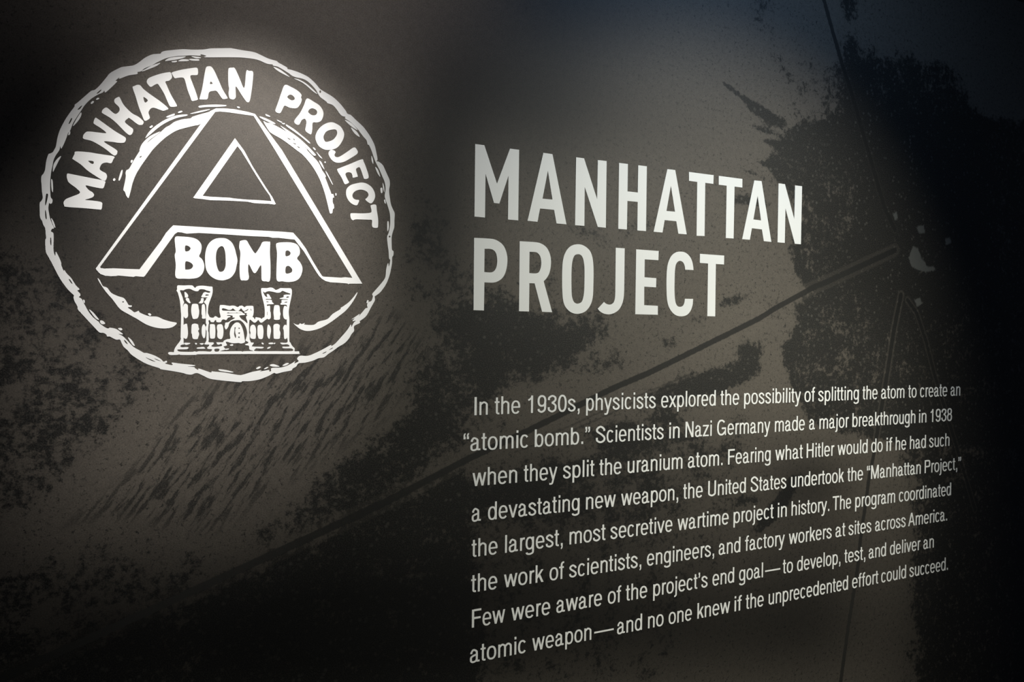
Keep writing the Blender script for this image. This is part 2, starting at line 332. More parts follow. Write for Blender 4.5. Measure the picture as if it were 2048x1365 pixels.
SHAPES={
'title1':[('M',[(0,(),[6174,20112,6392,20112,6708,19296,7016,20110,7243,20111,7242,18523,6987,18524,6986,19502,6771,18862,6639,18863,6428,19489,6427,18524,6175,18526])]),('A',[(0,(),[7860,20113,8096,20111,8489,18527,8225,18528,8156,18836,7792,18837,7731,18527,7476,18532]),(0,(),[7982,19718,8111,19068,7852,19066])]),('N',[(0,(),[8725,20110,8940,20109,9316,19179,9320,20110,9566,20114,9567,18525,9342,18527,8969,19442,8973,18526,8720,18524])]),('H',[(0,(),[9919,20108,10172,20110,10172,19448,10472,19447,10475,20112,10729,20113,10731,18524,10473,18523,10473,19219,10173,19217,10170,18525,9920,18522])]),('A',[(0,(),[11349,20111,11590,20112,11980,18529,11716,18528,11646,18835,11288,18837,11228,18524,10958,18525]),(0,(),[11464,19708,11603,19071,11338,19069])]),('T',[(0,(),[12021,20110,12815,20109,12809,19885,12545,19885,12549,18525,12291,18515,12287,19884,12026,19886])]),('T',[(0,(),[12985,20109,13777,20108,13779,19882,13516,19882,13510,18525,13247,18520,13250,19880,12986,19880])]),('A',[(0,(),[14189,20112,14443,20117,14824,18519,14556,18523,14480,18831,14131,18838,14066,18528,13800,18526]),(0,(),[14310,19714,14448,19069,14177,19074])]),('N',[(0,(),[15050,20116,15281,20117,15648,19187,15656,20119,15915,20122,15907,18523,15681,18522,15313,19464,15309,18523,15046,18522])])],
'title2':[('P',[(1,(0,14,15,16),[6173,18061,6519,18067,6662,18058,6782,18012,6879,17937,6940,17836,6978,17707,6985,17576,6969,17444,6935,17322,6876,17221,6793,17152,6698,17109,6603,17095,6431,17094,6427,16472,6179,16475]),(1,(0,10),[6426,17834,6558,17840,6641,17819,6701,17757,6729,17661,6735,17563,6722,17465,6689,17387,6635,17337,6564,17320,6425,17321])]),('R',[(1,(0,10,11,12,13,14,15,16),[7285,18057,7662,18061,7826,18040,7954,17974,8031,17878,8079,17757,8094,17634,8081,17475,8039,17338,7977,17246,7909,17180,8141,16472,7878,16477,7675,17122,7543,17121,7542,16476,7289,16477]),(1,(0,10),[7538,17833,7678,17835,7754,17810,7813,17742,7837,17643,7840,17564,7826,17474,7790,17394,7735,17356,7647,17348,7537,17349])]),('O',[(1,(),[8809,18083,8929,18072,9050,18017,9146,17931,9202,17807,9231,17646,9243,17438,9243,17206,9239,16974,9225,16835,9192,16718,9113,16588,8993,16493,8820,16450,8661,16474,8542,16551,8462,16652,8421,16787,8400,16991,8391,17263,8394,17536,8415,17718,8470,17869,8560,17988,8677,18057]),(1,(),[8812,17850,8893,17831,8947,17758,8975,17656,8991,17519,8994,17289,8991,17012,8969,16850,8923,16733,8817,16689,8724,16721,8672,16818,8651,16954,8641,17274,8645,17548,8669,17709,8720,17815])]),('J',[(1,(0,1,11,12),[9857,18064,10113,18065,10116,17217,10113,17004,10102,16862,10062,16718,9979,16586,9855,16501,9702,16457,9550,16471,9440,16520,9370,16583,9546,16751,9601,16711,9699,16690,9781,16715,9836,16783,9859,16925,9860,17207])]),('E',[(1,(0,1,2,3,4,5,6,7,8,9,10,11),[10449,18061,11121,18059,11116,17831,10705,17829,10706,17390,11059,17383,11057,17155,10702,17159,10707,16705,11118,16699,11122,16476,10447,16476])]),('C',[(1,(5,6,21,22),[11809,18082,11948,18065,12073,17988,12152,17881,12195,17747,12210,17638,11946,17635,11929,17733,11875,17817,11792,17850,11707,17821,11648,17732,11626,17571,11621,17350,11622,17105,11638,16909,11671,16775,11727,16707,11813,16692,11889,16719,11934,16794,11951,16899,12211,16904,12198,16752,12145,16614,12054,16512,11946,16466,11808,16453,11670,16480,11547,16563,11455,16683,11404,16828,11379,17047,11370,17389,11386,17658,11434,17831,11522,17970,11657,18059])]),('T',[(1,(0,1,2,3,4,5,6,7),[12409,18062,13203,18061,13201,17829,12932,17829,12936,16473,12677,16473,12676,17828,12410,17830])])],
'arched':[('M',[(1,(),[-1499,18676,-1433,18671,-1119,18631,-937,18606,-929,18549,-952,18477,-997,18468,-1119,18482,-1224,18495,-1178,18422,-1118,18384,-1095,18340,-1118,18298,-1178,18267,-1230,18241,-1117,18238,-981,18223,-969,18164,-981,18097,-1026,18090,-1237,18095,-1518,18095,-1548,18123,-1558,18160,-1545,18200,-1512,18237,-1431,18282,-1310,18358,-1372,18438,-1432,18483,-1484,18529,-1506,18587,-1511,18643])]),('A',[(1,(),[-1375,19075,-1181,19084,-1061,19075,-939,19068,-786,19054,-801,18997,-832,18929,-908,18933,-977,18900,-1011,18815,-984,18778,-915,18741,-896,18691,-907,18638,-930,18606,-968,18615,-1180,18748,-1300,18856,-1419,18934,-1426,18953,-1397,19025]),(1,(),[-1188,18933,-1110,18933,-1108,18889,-1143,18890])]),('N',[(1,(),[-1079,19703,-1034,19683,-788,19516,-633,19430,-602,19399,-610,19346,-641,19316,-726,19306,-834,19310,-945,19296,-756,19180,-737,19130,-756,19084,-802,19079,-940,19184,-1122,19283,-1257,19310,-1268,19351,-1258,19387,-1221,19435,-1168,19450,-1032,19450,-911,19457,-987,19525,-1094,19589,-1109,19612,-1101,19656])]),('H',[(1,(),[-722,20124,-699,20111,-636,19990,-511,19867,-400,19812,-329,19751,-318,19726,-329,19689,-360,19671,-416,19678,-542,19766,-573,19759,-619,19695,-557,19633,-494,19588,-486,19545,-509,19485,-548,19467,-603,19504,-665,19566,-758,19659,-851,19733,-966,19796,-981,19823,-966,19865,-921,19906,-882,19894,-790,19820,-744,19826,-705,19884,-714,19944,-776,20005,-788,20046,-776,20083])]),('A',[(1,(),[-498,20322,-474,20355,-419,20386,-372,20380,-324,20325,-212,20245,-51,20144,82,20038,55,20002,6,19978,-34,19983,-147,20010,-203,19989,-239,19922,-229,19870,-218,19819,-250,19779,-305,19758,-353,19871,-402,20005,-450,20174]),(1,(),[-323,20181,-252,20133,-299,20085])]),('T',[(1,(),[-262,20503,-214,20554,-54,20642,91,20696,124,20688,144,20629,133,20583,92,20540,35,20514,60,20446,126,20295,192,20179,230,20104,209,20083,152,20070,111,20078,70,20162,12,20296,-69,20426,-101,20453,-149,20423,-197,20384,-229,20393,-269,20448])]),('T',[(1,(),[145,20701,287,20769,452,20826,561,20853,583,20799,578,20735,553,20716,453,20687,487,20566,538,20429,581,20290,576,20262,523,20236,481,20230,456,20290,405,20427,363,20583,329,20632,255,20620,206,20603,181,20608,148,20666])]),('A',[(1,(),[721,20885,763,20914,814,20913,865,20845,944,20674,1013,20519,1096,20384,1084,20358,1023,20342,989,20368,911,20471,842,20466,774,20428,750,20306,691,20284,615,20277,615,20304,656,20483,696,20762]),(1,(),[804,20637,838,20602,790,20589])]),('N',[(1,(),[1124,20942,1176,20956,1228,20950,1308,20787,1397,20605,1430,20927,1483,20945,1554,20938,1550,20769,1530,20579,1508,20426,1488,20358,1461,20344,1426,20367,1345,20477,1248,20614,1244,20498,1244,20406,1206,20360,1163,20361,1133,20380,1118,20461,1126,20555,1114,20627,1108,20773,1110,20903])]),('P',[(1,(),[2145,20780,2266,20757,2397,20700,2463,20633,2454,20584,2469,20538,2446,20458,2390,20373,2325,20350,2232,20351,2148,20377,2112,20324,2066,20227,2012,20219,1971,20247,1983,20306,2028,20445,2082,20624]),(1,(),[2193,20545,2230,20599,2285,20601,2332,20556,2323,20517,2268,20499])]),('R',[(1,(),[2592,20581,2701,20533,2816,20472,2884,20375,2889,20278,2847,20175,2771,20132,2685,20115,2677,19997,2658,19888,2611,19892,2544,19942,2553,20030,2562,20117,2533,20171,2476,20145,2449,20093,2421,20045,2374,20039,2331,20077,2345,20137,2438,20274,2512,20438,2548,20549]),(1,(),[2683,20399,2750,20375,2769,20329,2741,20277,2674,20262,2617,20289,2594,20324,2626,20377])]),('O',[(1,(),[3060,20174,3148,20156,3237,20109,3297,20018,3308,19941,3279,19838,3211,19722,3133,19654,3017,19615,2910,19614,2804,19673,2749,19774,2741,19860,2782,19972,2858,20069,2954,20140]),(1,(),[3140,20037,3170,19982,3151,19911,3083,19824,2976,19772,2928,19776,2898,19841,2908,19900,2955,19975,3042,20021])]),('J',[(1,(),[3539,19721,3579,19672,3590,19644,3570,19592,3431,19487,3313,19410,3195,19376,3106,19392,3038,19453,3002,19527,3007,19576,3036,19613,3075,19623,3124,19606,3140,19582,3119,19530,3135,19493,3194,19490,3272,19538,3390,19631,3489,19711])]),('E',[(1,(),[3672,19500,3712,19458,3764,19344,3821,19150,3736,19105,3705,19158,3674,19245,3633,19330,3583,19315,3557,19272,3594,19147,3564,19128,3495,19107,3484,19155,3454,19202,3384,19204,3345,19171,3355,19122,3395,19047,3416,19000,3347,18959,3317,18980,3266,19084,3176,19228,3235,19278,3432,19378])]),('C',[(1,(),[3576,19001,3676,19025,3777,19015,3880,18955,3942,18860,3958,18761,3924,18667,3873,18617,3812,18638,3756,18687,3790,18726,3820,18779,3800,18837,3738,18871,3657,18880,3577,18856,3517,18811,3488,18749,3508,18691,3559,18666,3625,18661,3610,18600,3580,18554,3510,18562,3439,18605,3379,18689,3358,18786,3377,18877,3456,18954])]),('T',[(1,(),[3873,18579,3976,18597,3997,18482,4024,18323,4027,18182,4011,18126,3919,18128,3898,18183,3897,18273,3825,18278,3663,18271,3553,18263,3503,18243,3462,18280,3452,18368,3501,18386,3702,18398,3865,18425,3885,18473,3870,18542])])],
'bomb':[('B',[(1,(),[215,17682,339,17699,472,17695,581,17666,649,17597,666,17516,650,17423,625,17349,676,17297,711,17207,711,17115,678,17022,611,16955,510,16927,377,16921,228,16939,227,17164,209,17344,225,17417,216,17525]),(1,(),[385,17530,431,17534,470,17504,473,17477,440,17438,387,17435]),(1,(),[392,17236,458,17234,509,17197,517,17151,476,17104,401,17091,387,17109])]),('O',[(1,(),[1008,17717,1103,17709,1190,17649,1243,17550,1276,17422,1298,17311,1281,17198,1256,17085,1186,16980,1091,16929,1004,16916,901,16940,806,17009,746,17117,728,17263,731,17410,760,17540,819,17635,904,17696]),(1,(),[1012,17564,1052,17539,1079,17448,1088,17319,1086,17189,1055,17104,1012,17079,969,17090,934,17181,916,17309,923,17439,957,17524])]),('M',[(1,(),[1357,17688,1454,17703,1508,17622,1607,17469,1652,17499,1714,17607,1758,17691,1867,17702,1894,17684,1890,17494,1903,17248,1895,16953,1818,16931,1746,16947,1736,17088,1726,17239,1655,17122,1623,17083,1583,17100,1502,17247,1494,17115,1509,17003,1486,16942,1415,16933,1353,16955,1337,17182,1350,17445,1328,17555,1336,17659])]),('B',[(1,(),[2032,17689,2198,17713,2328,17708,2413,17669,2455,17584,2452,17488,2405,17408,2462,17334,2507,17239,2502,17133,2456,17024,2372,16959,2241,16934,2130,16943,2025,16958,2017,17215,2024,17483,2005,17634]),(1,(),[2190,17540,2236,17552,2277,17516,2274,17478,2237,17447,2190,17439,2181,17492]),(1,(),[2211,17244,2257,17246,2310,17191,2305,17133,2240,17101,2189,17109,2187,17205])])],
'ring':[(1,(),[-1822,18820,-1809,18900,-1784,18981,-1762,18995,-1721,19025,-1695,19079,-1675,19132,-1655,19269,-1626,19392,-1583,19507,-1522,19643,-1452,19768,-1401,19855,-1396,19890,-1349,19939,-1246,20057,-1149,20166,-1089,20197,-1006,20299,-900,20463,-885,20491,-840,20542,-778,20592,-725,20630,-671,20665,-578,20694,-484,20727,-406,20788,-296,20898,-185,20972,-105,20996,-48,21011,-32,21041,24,21073,121,21103,318,21155,517,21181,685,21216,803,21255,991,21291,1138,21319,1182,21321,1357,21318,1569,21318,1695,21283,1840,21238,1985,21219,2022,21193,2179,21128,2192,21098,2281,21090,2431,21060,2582,21008,2697,20929,2774,20854,2823,20803,2929,20751,3085,20677,3223,20569,3333,20447,3373,20387,3443,20369,3543,20288,3685,20177,3763,20093,3849,19978,3933,19828,3975,19672,4001,19534,3977,19491,4022,19492,4112,19431,4164,19336,4218,19226,4260,19133,4267,19032,4252,18909,4270,18769,4297,18629,4340,18531,4376,18452,4373,18309,4371,18166,4340,18062,4318,17959,4318,17837,4327,17695,4361,17656,4356,17574,4333,17532,4330,17410,4307,17272,4287,17179,4250,17066,4199,16952,4128,16848,4076,16785,3984,16715,3970,16701,3975,16630,3935,16548,3884,16456,3844,16375,3784,16283,3693,16211,3663,16190,3664,16150,3563,16098,3544,16058,3548,15988,3495,15918,3436,15818,3347,15728,3229,15658,3151,15598,3034,15519,2947,15451,2841,15432,2726,15383,2574,15345,2451,15331,2404,15269,2339,15231,2311,15193,2163,15165,2034,15133,1987,15148,1887,15093,1724,15028,1545,14997,1403,14996,1376,14978,1209,14996,1000,15022,827,15053,725,15104,623,15157,572,15161,505,15136,421,15145,355,15169,173,15208,-7,15241,-40,15264,-217,15329,-345,15401,-488,15508,-551,15587,-614,15649,-646,15711,-677,15781,-731,15779,-786,15806,-840,15837,-878,15837,-894,15872,-940,15901,-1001,15909,-1077,15995,-1198,16140,-1289,16251,-1334,16310,-1344,16370,-1386,16454,-1401,16523,-1397,16557,-1468,16632,-1557,16757,-1631,16890,-1704,17051,-1770,17192,-1813,17282,-1824,17383,-1826,17493,-1814,17536,-1822,17619,-1829,17703,-1858,17760,-1873,17818,-1902,17875,-1909,17967,-1910,18126,-1889,18162,-1867,18214,-1870,18273,-1879,18339,-1885,18456,-1890,18506,-1886,18591,-1854,18645,-1833,18714]),(1,(),[-1365,16730,-1313,16672,-1320,16654,-1342,16636,-1305,16594,-1297,16552,-1320,16525,-1275,16492,-1229,16390,-1169,16271,-1093,16168,-1017,16100,-994,16066,-909,15997,-863,15981,-833,15995,-740,15973,-662,15913,-631,15878,-701,15883,-631,15843,-536,15738,-457,15649,-346,15579,-290,15543,-234,15538,-106,15489,-8,15426,33,15381,82,15398,90,15366,57,15350,156,15317,188,15325,172,15362,320,15342,554,15313,546,15295,437,15287,554,15275,563,15258,622,15221,630,15248,758,15201,843,15172,860,15200,878,15190,1086,15166,1331,15117,1420,15124,1580,15173,1750,15203,1723,15180,1886,15207,1896,15178,1932,15187,1941,15244,2106,15252,2217,15280,2329,15337,2385,15375,2370,15331,2451,15375,2422,15424,2478,15482,2630,15481,2782,15539,2936,15618,3081,15697,3091,15677,3169,15727,3267,15836,3404,15997,3483,16117,3493,16068,3543,16158,3582,16195,3512,16188,3562,16248,3492,16217,3602,16299,3662,16336,3642,16290,3722,16382,3782,16454,3823,16469,3812,16525,3842,16586,3903,16612,3933,16710,3922,16760,4044,16905,4167,17062,4197,17145,4206,17261,4226,17364,4251,17406,4264,17335,4292,17469,4267,17508,4255,17650,4232,17811,4220,17952,4251,18036,4280,18180,4283,18343,4267,18464,4224,18602,4181,18720,4160,18799,4179,18943,4157,19082,4114,19179,4051,19314,3998,19409,3957,19485,3925,19562,3883,19678,3852,19748,3821,19805,3790,19821,3769,19898,3707,19961,3636,20041,3585,20104,3444,20225,3324,20288,3334,20319,3265,20329,3205,20380,3165,20433,3077,20519,2970,20543,2950,20569,2834,20640,2785,20700,2737,20780,2621,20888,2507,20948,2357,20962,2282,20979,2208,21024,2023,21108,1922,21120,1913,21137,1804,21138,1624,21183,1393,21181,1131,21146,702,21073,723,21102,626,21115,618,21086,468,21069,368,21045,220,21012,57,20949,-72,20867,-231,20741,-373,20635,-421,20618,-428,20578,-561,20534,-708,20450,-708,20476,-770,20405,-747,20392,-854,20254,-930,20173,-945,20205,-968,20167,-1051,20112,-1156,20019,-1245,19903,-1304,19792,-1363,19681,-1422,19562,-1465,19429,-1495,19383,-1523,19286,-1560,19179,-1596,19099,-1613,19139,-1625,19070,-1680,18967,-1711,18879,-1725,18793,-1737,18724,-1747,18656,-1756,18553,-1759,18435,-1755,18317,-1749,18242,-1723,18202,-1730,18142,-1759,18126,-1773,18138,-1783,18044,-1773,17961,-1758,17877,-1729,17795,-1699,17713,-1728,17694,-1743,17650,-1709,17627,-1703,17543,-1705,17407,-1701,17306,-1679,17231,-1670,17304,-1632,17233,-1591,17125,-1585,17066,-1549,16974,-1540,16991,-1499,16925,-1440,16859]),(1,(),[-1356,19810,-1304,19877,-1282,19889,-1319,19824]),(1,(),[-1488,19545,-1451,19644,-1434,19638,-1466,19557]),(1,(),[-1066,20135,-1006,20205,-990,20202,-1036,20143]),(1,(),[-1817,18286,-1788,18280,-1809,18143,-1827,18091,-1831,18142]),(1,(),[-1831,18007,-1819,17999,-1806,17865,-1823,17872,-1830,17939]),(1,(),[-1752,17540,-1738,17524,-1737,17414,-1752,17438]),(1,(),[2809,20762,2836,20776,2842,20738,2817,20725]),(1,(),[4258,17975,4287,17977,4287,17947,4258,17945]),(1,(),[2917,15529,2995,15569,2985,15549,2937,15524]),(1,(),[3043,15598,3121,15648,3102,15618]),(1,(),[-266,15463,-186,15427,-97,15381,-169,15400]),(1,(),[-121,15444,-8,15390,-73,15408]),(1,(),[-1476,16837,-1447,16821,-1417,16754,-1447,16778]),(1,(),[-615,15781,-575,15746,-552,15699,-591,15728])],
'flecks':[[(1,(),[-350,20639,-295,20709,-63,20840,-103,20785,-231,20702])],[(1,(),[25,20890,122,20969,368,21031,286,20975,122,20917])],[(1,(),[139,20902,220,20928,212,20900,147,20886])],[(1,(),[253,20934,319,20972,418,20980,410,20955,262,20923])],[(1,(),[468,21053,618,21059,618,21041,535,21030])],[(1,(),[435,20995,585,21017,593,20991,468,20974])],[(1,(),[-1155,19950,-1126,19992,-1103,19983,-1133,19941])],[(1,(),[-1073,20027,-1050,20060,-1020,20056,-1050,20025])],[(1,(),[-1421,19523,-1363,19656,-1304,19766,-1296,19724,-1333,19634,-1399,19536])],[(1,(),[-1494,19350,-1480,19403,-1462,19412,-1468,19361,-1487,19348])],[(1,(),[-1718,18684,-1708,18812,-1653,18919,-1598,18968,-1639,18870,-1682,18764])],[(1,(),[-1742,18555,-1721,18523,-1716,18338,-1735,18370,-1744,18487])],[(1,(),[-1743,17879,-1707,17831,-1678,17723,-1707,17754])],[(1,(),[-1252,16484,-1230,16468,-1232,16424,-1252,16450])],[(1,(),[-1161,16314,-1093,16255,-1009,16135,-1063,16160,-1131,16254])],[(1,(),[-986,16122,-941,16110,-913,16067,-956,16053,-989,16083])],[(1,(),[-709,15983,-663,15992,-639,15966,-670,15948])],[(1,(),[-548,15826,-489,15773,-438,15676,-473,15685,-529,15773])],[(1,(),[981,15230,1103,15216,1239,15177,1190,15168,1008,15198])],[(1,(),[1651,15238,1705,15275,1741,15265,1687,15228])],[(1,(),[1795,15227,1850,15264,1882,15258,1832,15227])],[(1,(),[1904,15302,1977,15321,2091,15272,1959,15273])],[(1,(),[2143,15291,2217,15338,2269,15332,2199,15290])],[(1,(),[3801,16575,3821,16626,3846,16610,3818,16561])],[(1,(),[3954,19374,4016,19320,4062,19184,4004,19249])],[(1,(),[4115,19068,4147,18980,4153,18869,4123,18958])],[(1,(),[4069,18943,4106,18956,4113,18866,4080,18853])],[(1,(),[4146,18707,4171,18719,4186,18644,4161,18648])],[(1,(),[4221,18257,4250,18269,4256,18138,4225,18071])],[(1,(),[3874,19596,3907,19520,3912,19430,3879,19497])],[(1,(),[1928,21096,2060,21061,2236,20949,2134,20980,2005,21033])],[(1,(),[2320,20931,2432,20922,2584,20850,2766,20703,2699,20726,2546,20836,2451,20887])],[(1,(),[3325,20258,3464,20204,3585,20081,3465,20135,3365,20208])],[(1,(),[3445,20120,3566,20048,3627,19951,3526,20004])]],
'big_a':[(0,(),[794,20080,-1064,17039,-1036,16997,-990,16947,-914,16919,-822,16915,-737,16924,-714,16933,-558,16923,-464,16918,-432,16933,-306,16925,-282,16943,207,17737,256,17776,322,17775,405,17758,572,17780,606,17786,1154,17790,1507,17788,1866,17796,1939,17782,2049,17789,2132,17785,2234,17779,2355,17775,2422,17689,2536,17551,2613,17429,2710,17269,2787,17146,2865,17042,2807,17113,2885,17029,2963,16983,3060,16961,3237,16958,3405,16951,3425,16938,3455,16949,3710,16959,2096,19509,1596,20139,1454,20161,1225,20177,1051,20169,897,20148]),(0,(),[884,20078,965,20098,1138,20104,1570,20098,1968,19494,3504,17069,3354,17076,3275,17063,2923,17069,2894,17082,2806,17215,2689,17404,2573,17611,2449,17777,2326,17908,2122,17913,1506,17904,809,17901,181,17897,141,17853,60,17748,-21,17600,-370,17060,-559,17058,-792,17058,-930,17046,-991,17055,-994,17077])],
'triangle':[(0,(),[1237,19630,1406,19410,1550,19146,1731,18863,1860,18668,1924,18579,1993,18446,1971,18431,1861,18437,1735,18430,1591,18427,1466,18444,1150,18435,806,18415,669,18424,551,18425,514,18434]),(0,(),[1282,19483,1350,19403,1460,19229,1623,18966,1787,18718,1878,18594,1912,18492,1680,18491,1466,18482,1237,18484,1150,18491,976,18485,805,18479,677,18485])],
'arcs':[[(1,(),[-561,18334,-589,18371,-613,18439,-636,18464,-633,18508,-614,18615,-599,18721,-604,18774,-591,18827,-545,18867,-475,19016,-413,19137,-366,19222,-303,19312,-192,19432,-48,19575,40,19675,113,19729,194,19803,326,19865,458,19901,491,19933,592,19983,726,20041,794,20054,635,19825,526,19774,393,19721,228,19646,66,19517,-63,19377,-167,19245,-238,19130,-317,18998,-380,18885,-442,18755,-489,18609,-519,18466,-547,18349]),(1,(),[-381,19088,-352,19114,-349,19100,-368,19080])],[(1,(),[1750,20019,1813,19999,1885,19999,1995,19957,2180,19876,2348,19792,2461,19690,2566,19587,2595,19542,2691,19453,2807,19330,2885,19172,2944,19042,3004,18891,3044,18797,3064,18740,3103,18733,3119,18666,3094,18664,3094,18566,3114,18528,3121,18460,3096,18428,3087,18359,3057,18343,3032,18364,2978,18575,2918,18785,2829,19011,2712,19212,2597,19355,2482,19468,2369,19541,2219,19642,2070,19729,1923,19796,1850,19853]),(1,(),[2199,19758,2259,19737,2246,19724,2209,19742]),(1,(),[2307,19762,2341,19739,2330,19722]),(1,(),[2302,19671,2364,19659,2349,19644]),(1,(),[2387,19614,2443,19596,2415,19585])]],
'strokes':[[(1,(),[599,20147,691,20179,895,20217,1067,20232,1059,20209,895,20175,725,20147,616,20119])],[(1,(),[463,19992,625,20064,777,20114,777,20100,625,20033,474,19985])],[(1,(),[60,19883,177,19948,194,19937,177,19912,72,19862])],[(1,(),[251,19990,300,20019,325,20009,300,19988,256,19969])],[(1,(),[-288,19447,-225,19570,-97,19711,64,19839,227,19924,391,19964,391,19937,227,19875,64,19777,-65,19670,-192,19535,-264,19462])],[(1,(),[-382,19218,-335,19344,-208,19492,-48,19592,-96,19533,-224,19410,-311,19285,-366,19213])],[(1,(),[-222,19650,-185,19687,-166,19670,-201,19635])],[(1,(),[-519,19011,-499,19027,-487,19005,-509,18968,-522,18975])],[(1,(),[-661,18829,-649,18813,-661,18733,-695,18638,-715,18640,-700,18720,-680,18792])],[(1,(),[-800,18649,-777,18668,-761,18644,-781,18616,-799,18623])],[(1,(),[1682,20104,1794,20081,1940,20025,1973,19998,1922,19995,1776,20041,1695,20077])],[(1,(),[2065,19975,2217,19900,2404,19789,2594,19639,2738,19501,2744,19472,2691,19476,2556,19605,2367,19756,2180,19880])],[(1,(),[2179,20013,2309,19950,2441,19861,2622,19729,2616,19699,2460,19810,2310,19902,2188,19976])],[(1,(),[1790,20162,1866,20138,1866,20120,1803,20130])],[(1,(),[2003,20081,2095,20052,2086,20035,2013,20063])],[(1,(),[2096,20027,2151,20034,2142,20010,2101,20014])],[(1,(),[2689,19621,2718,19624,2747,19589,2728,19577])],[(1,(),[2766,19543,2863,19447,2873,19423,2825,19452,2776,19515])],[(1,(),[2816,19379,2864,19346,2923,19215,2884,19250,2836,19323])],[(1,(),[2778,19307,2846,19227,2944,19100,2934,19060,2866,19141,2808,19232])],[(1,(),[2943,19188,2992,19125,3091,18935,3072,18941,3012,19048,2963,19132])],[(1,(),[3142,18757,3167,18753,3162,18713,3146,18712])],[(1,(),[2922,19371,2945,19370,2942,19344,2922,19348])],[(1,(),[1268,20233,1312,20234,1321,20216,1286,20208])],[(1,(),[-230,16256,-198,16266,-174,16240,-198,16221])]],
'crescents':[[(1,(),[-1031,16873,-997,16831,-951,16737,-882,16705,-820,16619,-712,16562,-619,16530,-571,16460,-540,16408,-493,16401,-500,16374,-555,16364,-492,16313,-445,16278,-382,16306,-366,16280,-302,16246,-206,16212,-77,16206,28,16158,151,16120,250,16098,209,16040,135,16003,21,15992,-108,16008,-253,16060,-413,16164,-555,16249,-680,16334,-789,16489,-897,16626,-974,16745,-1020,16830]),(1,(),[-645,16462,-629,16473,-615,16459,-634,16450])],[(1,(),[2347,16125,2397,16101,2444,16097,2473,16125,2510,16112,2567,16132,2558,16103,2739,16100,2835,16166,3008,16218,3105,16319,3261,16421,3271,16451,3320,16482,3439,16574,3538,16687,3607,16779,3588,16709,3499,16556,3380,16404,3223,16272,3048,16140,2874,16039,2721,15988,2587,15977,2473,16015,2398,16072])]],
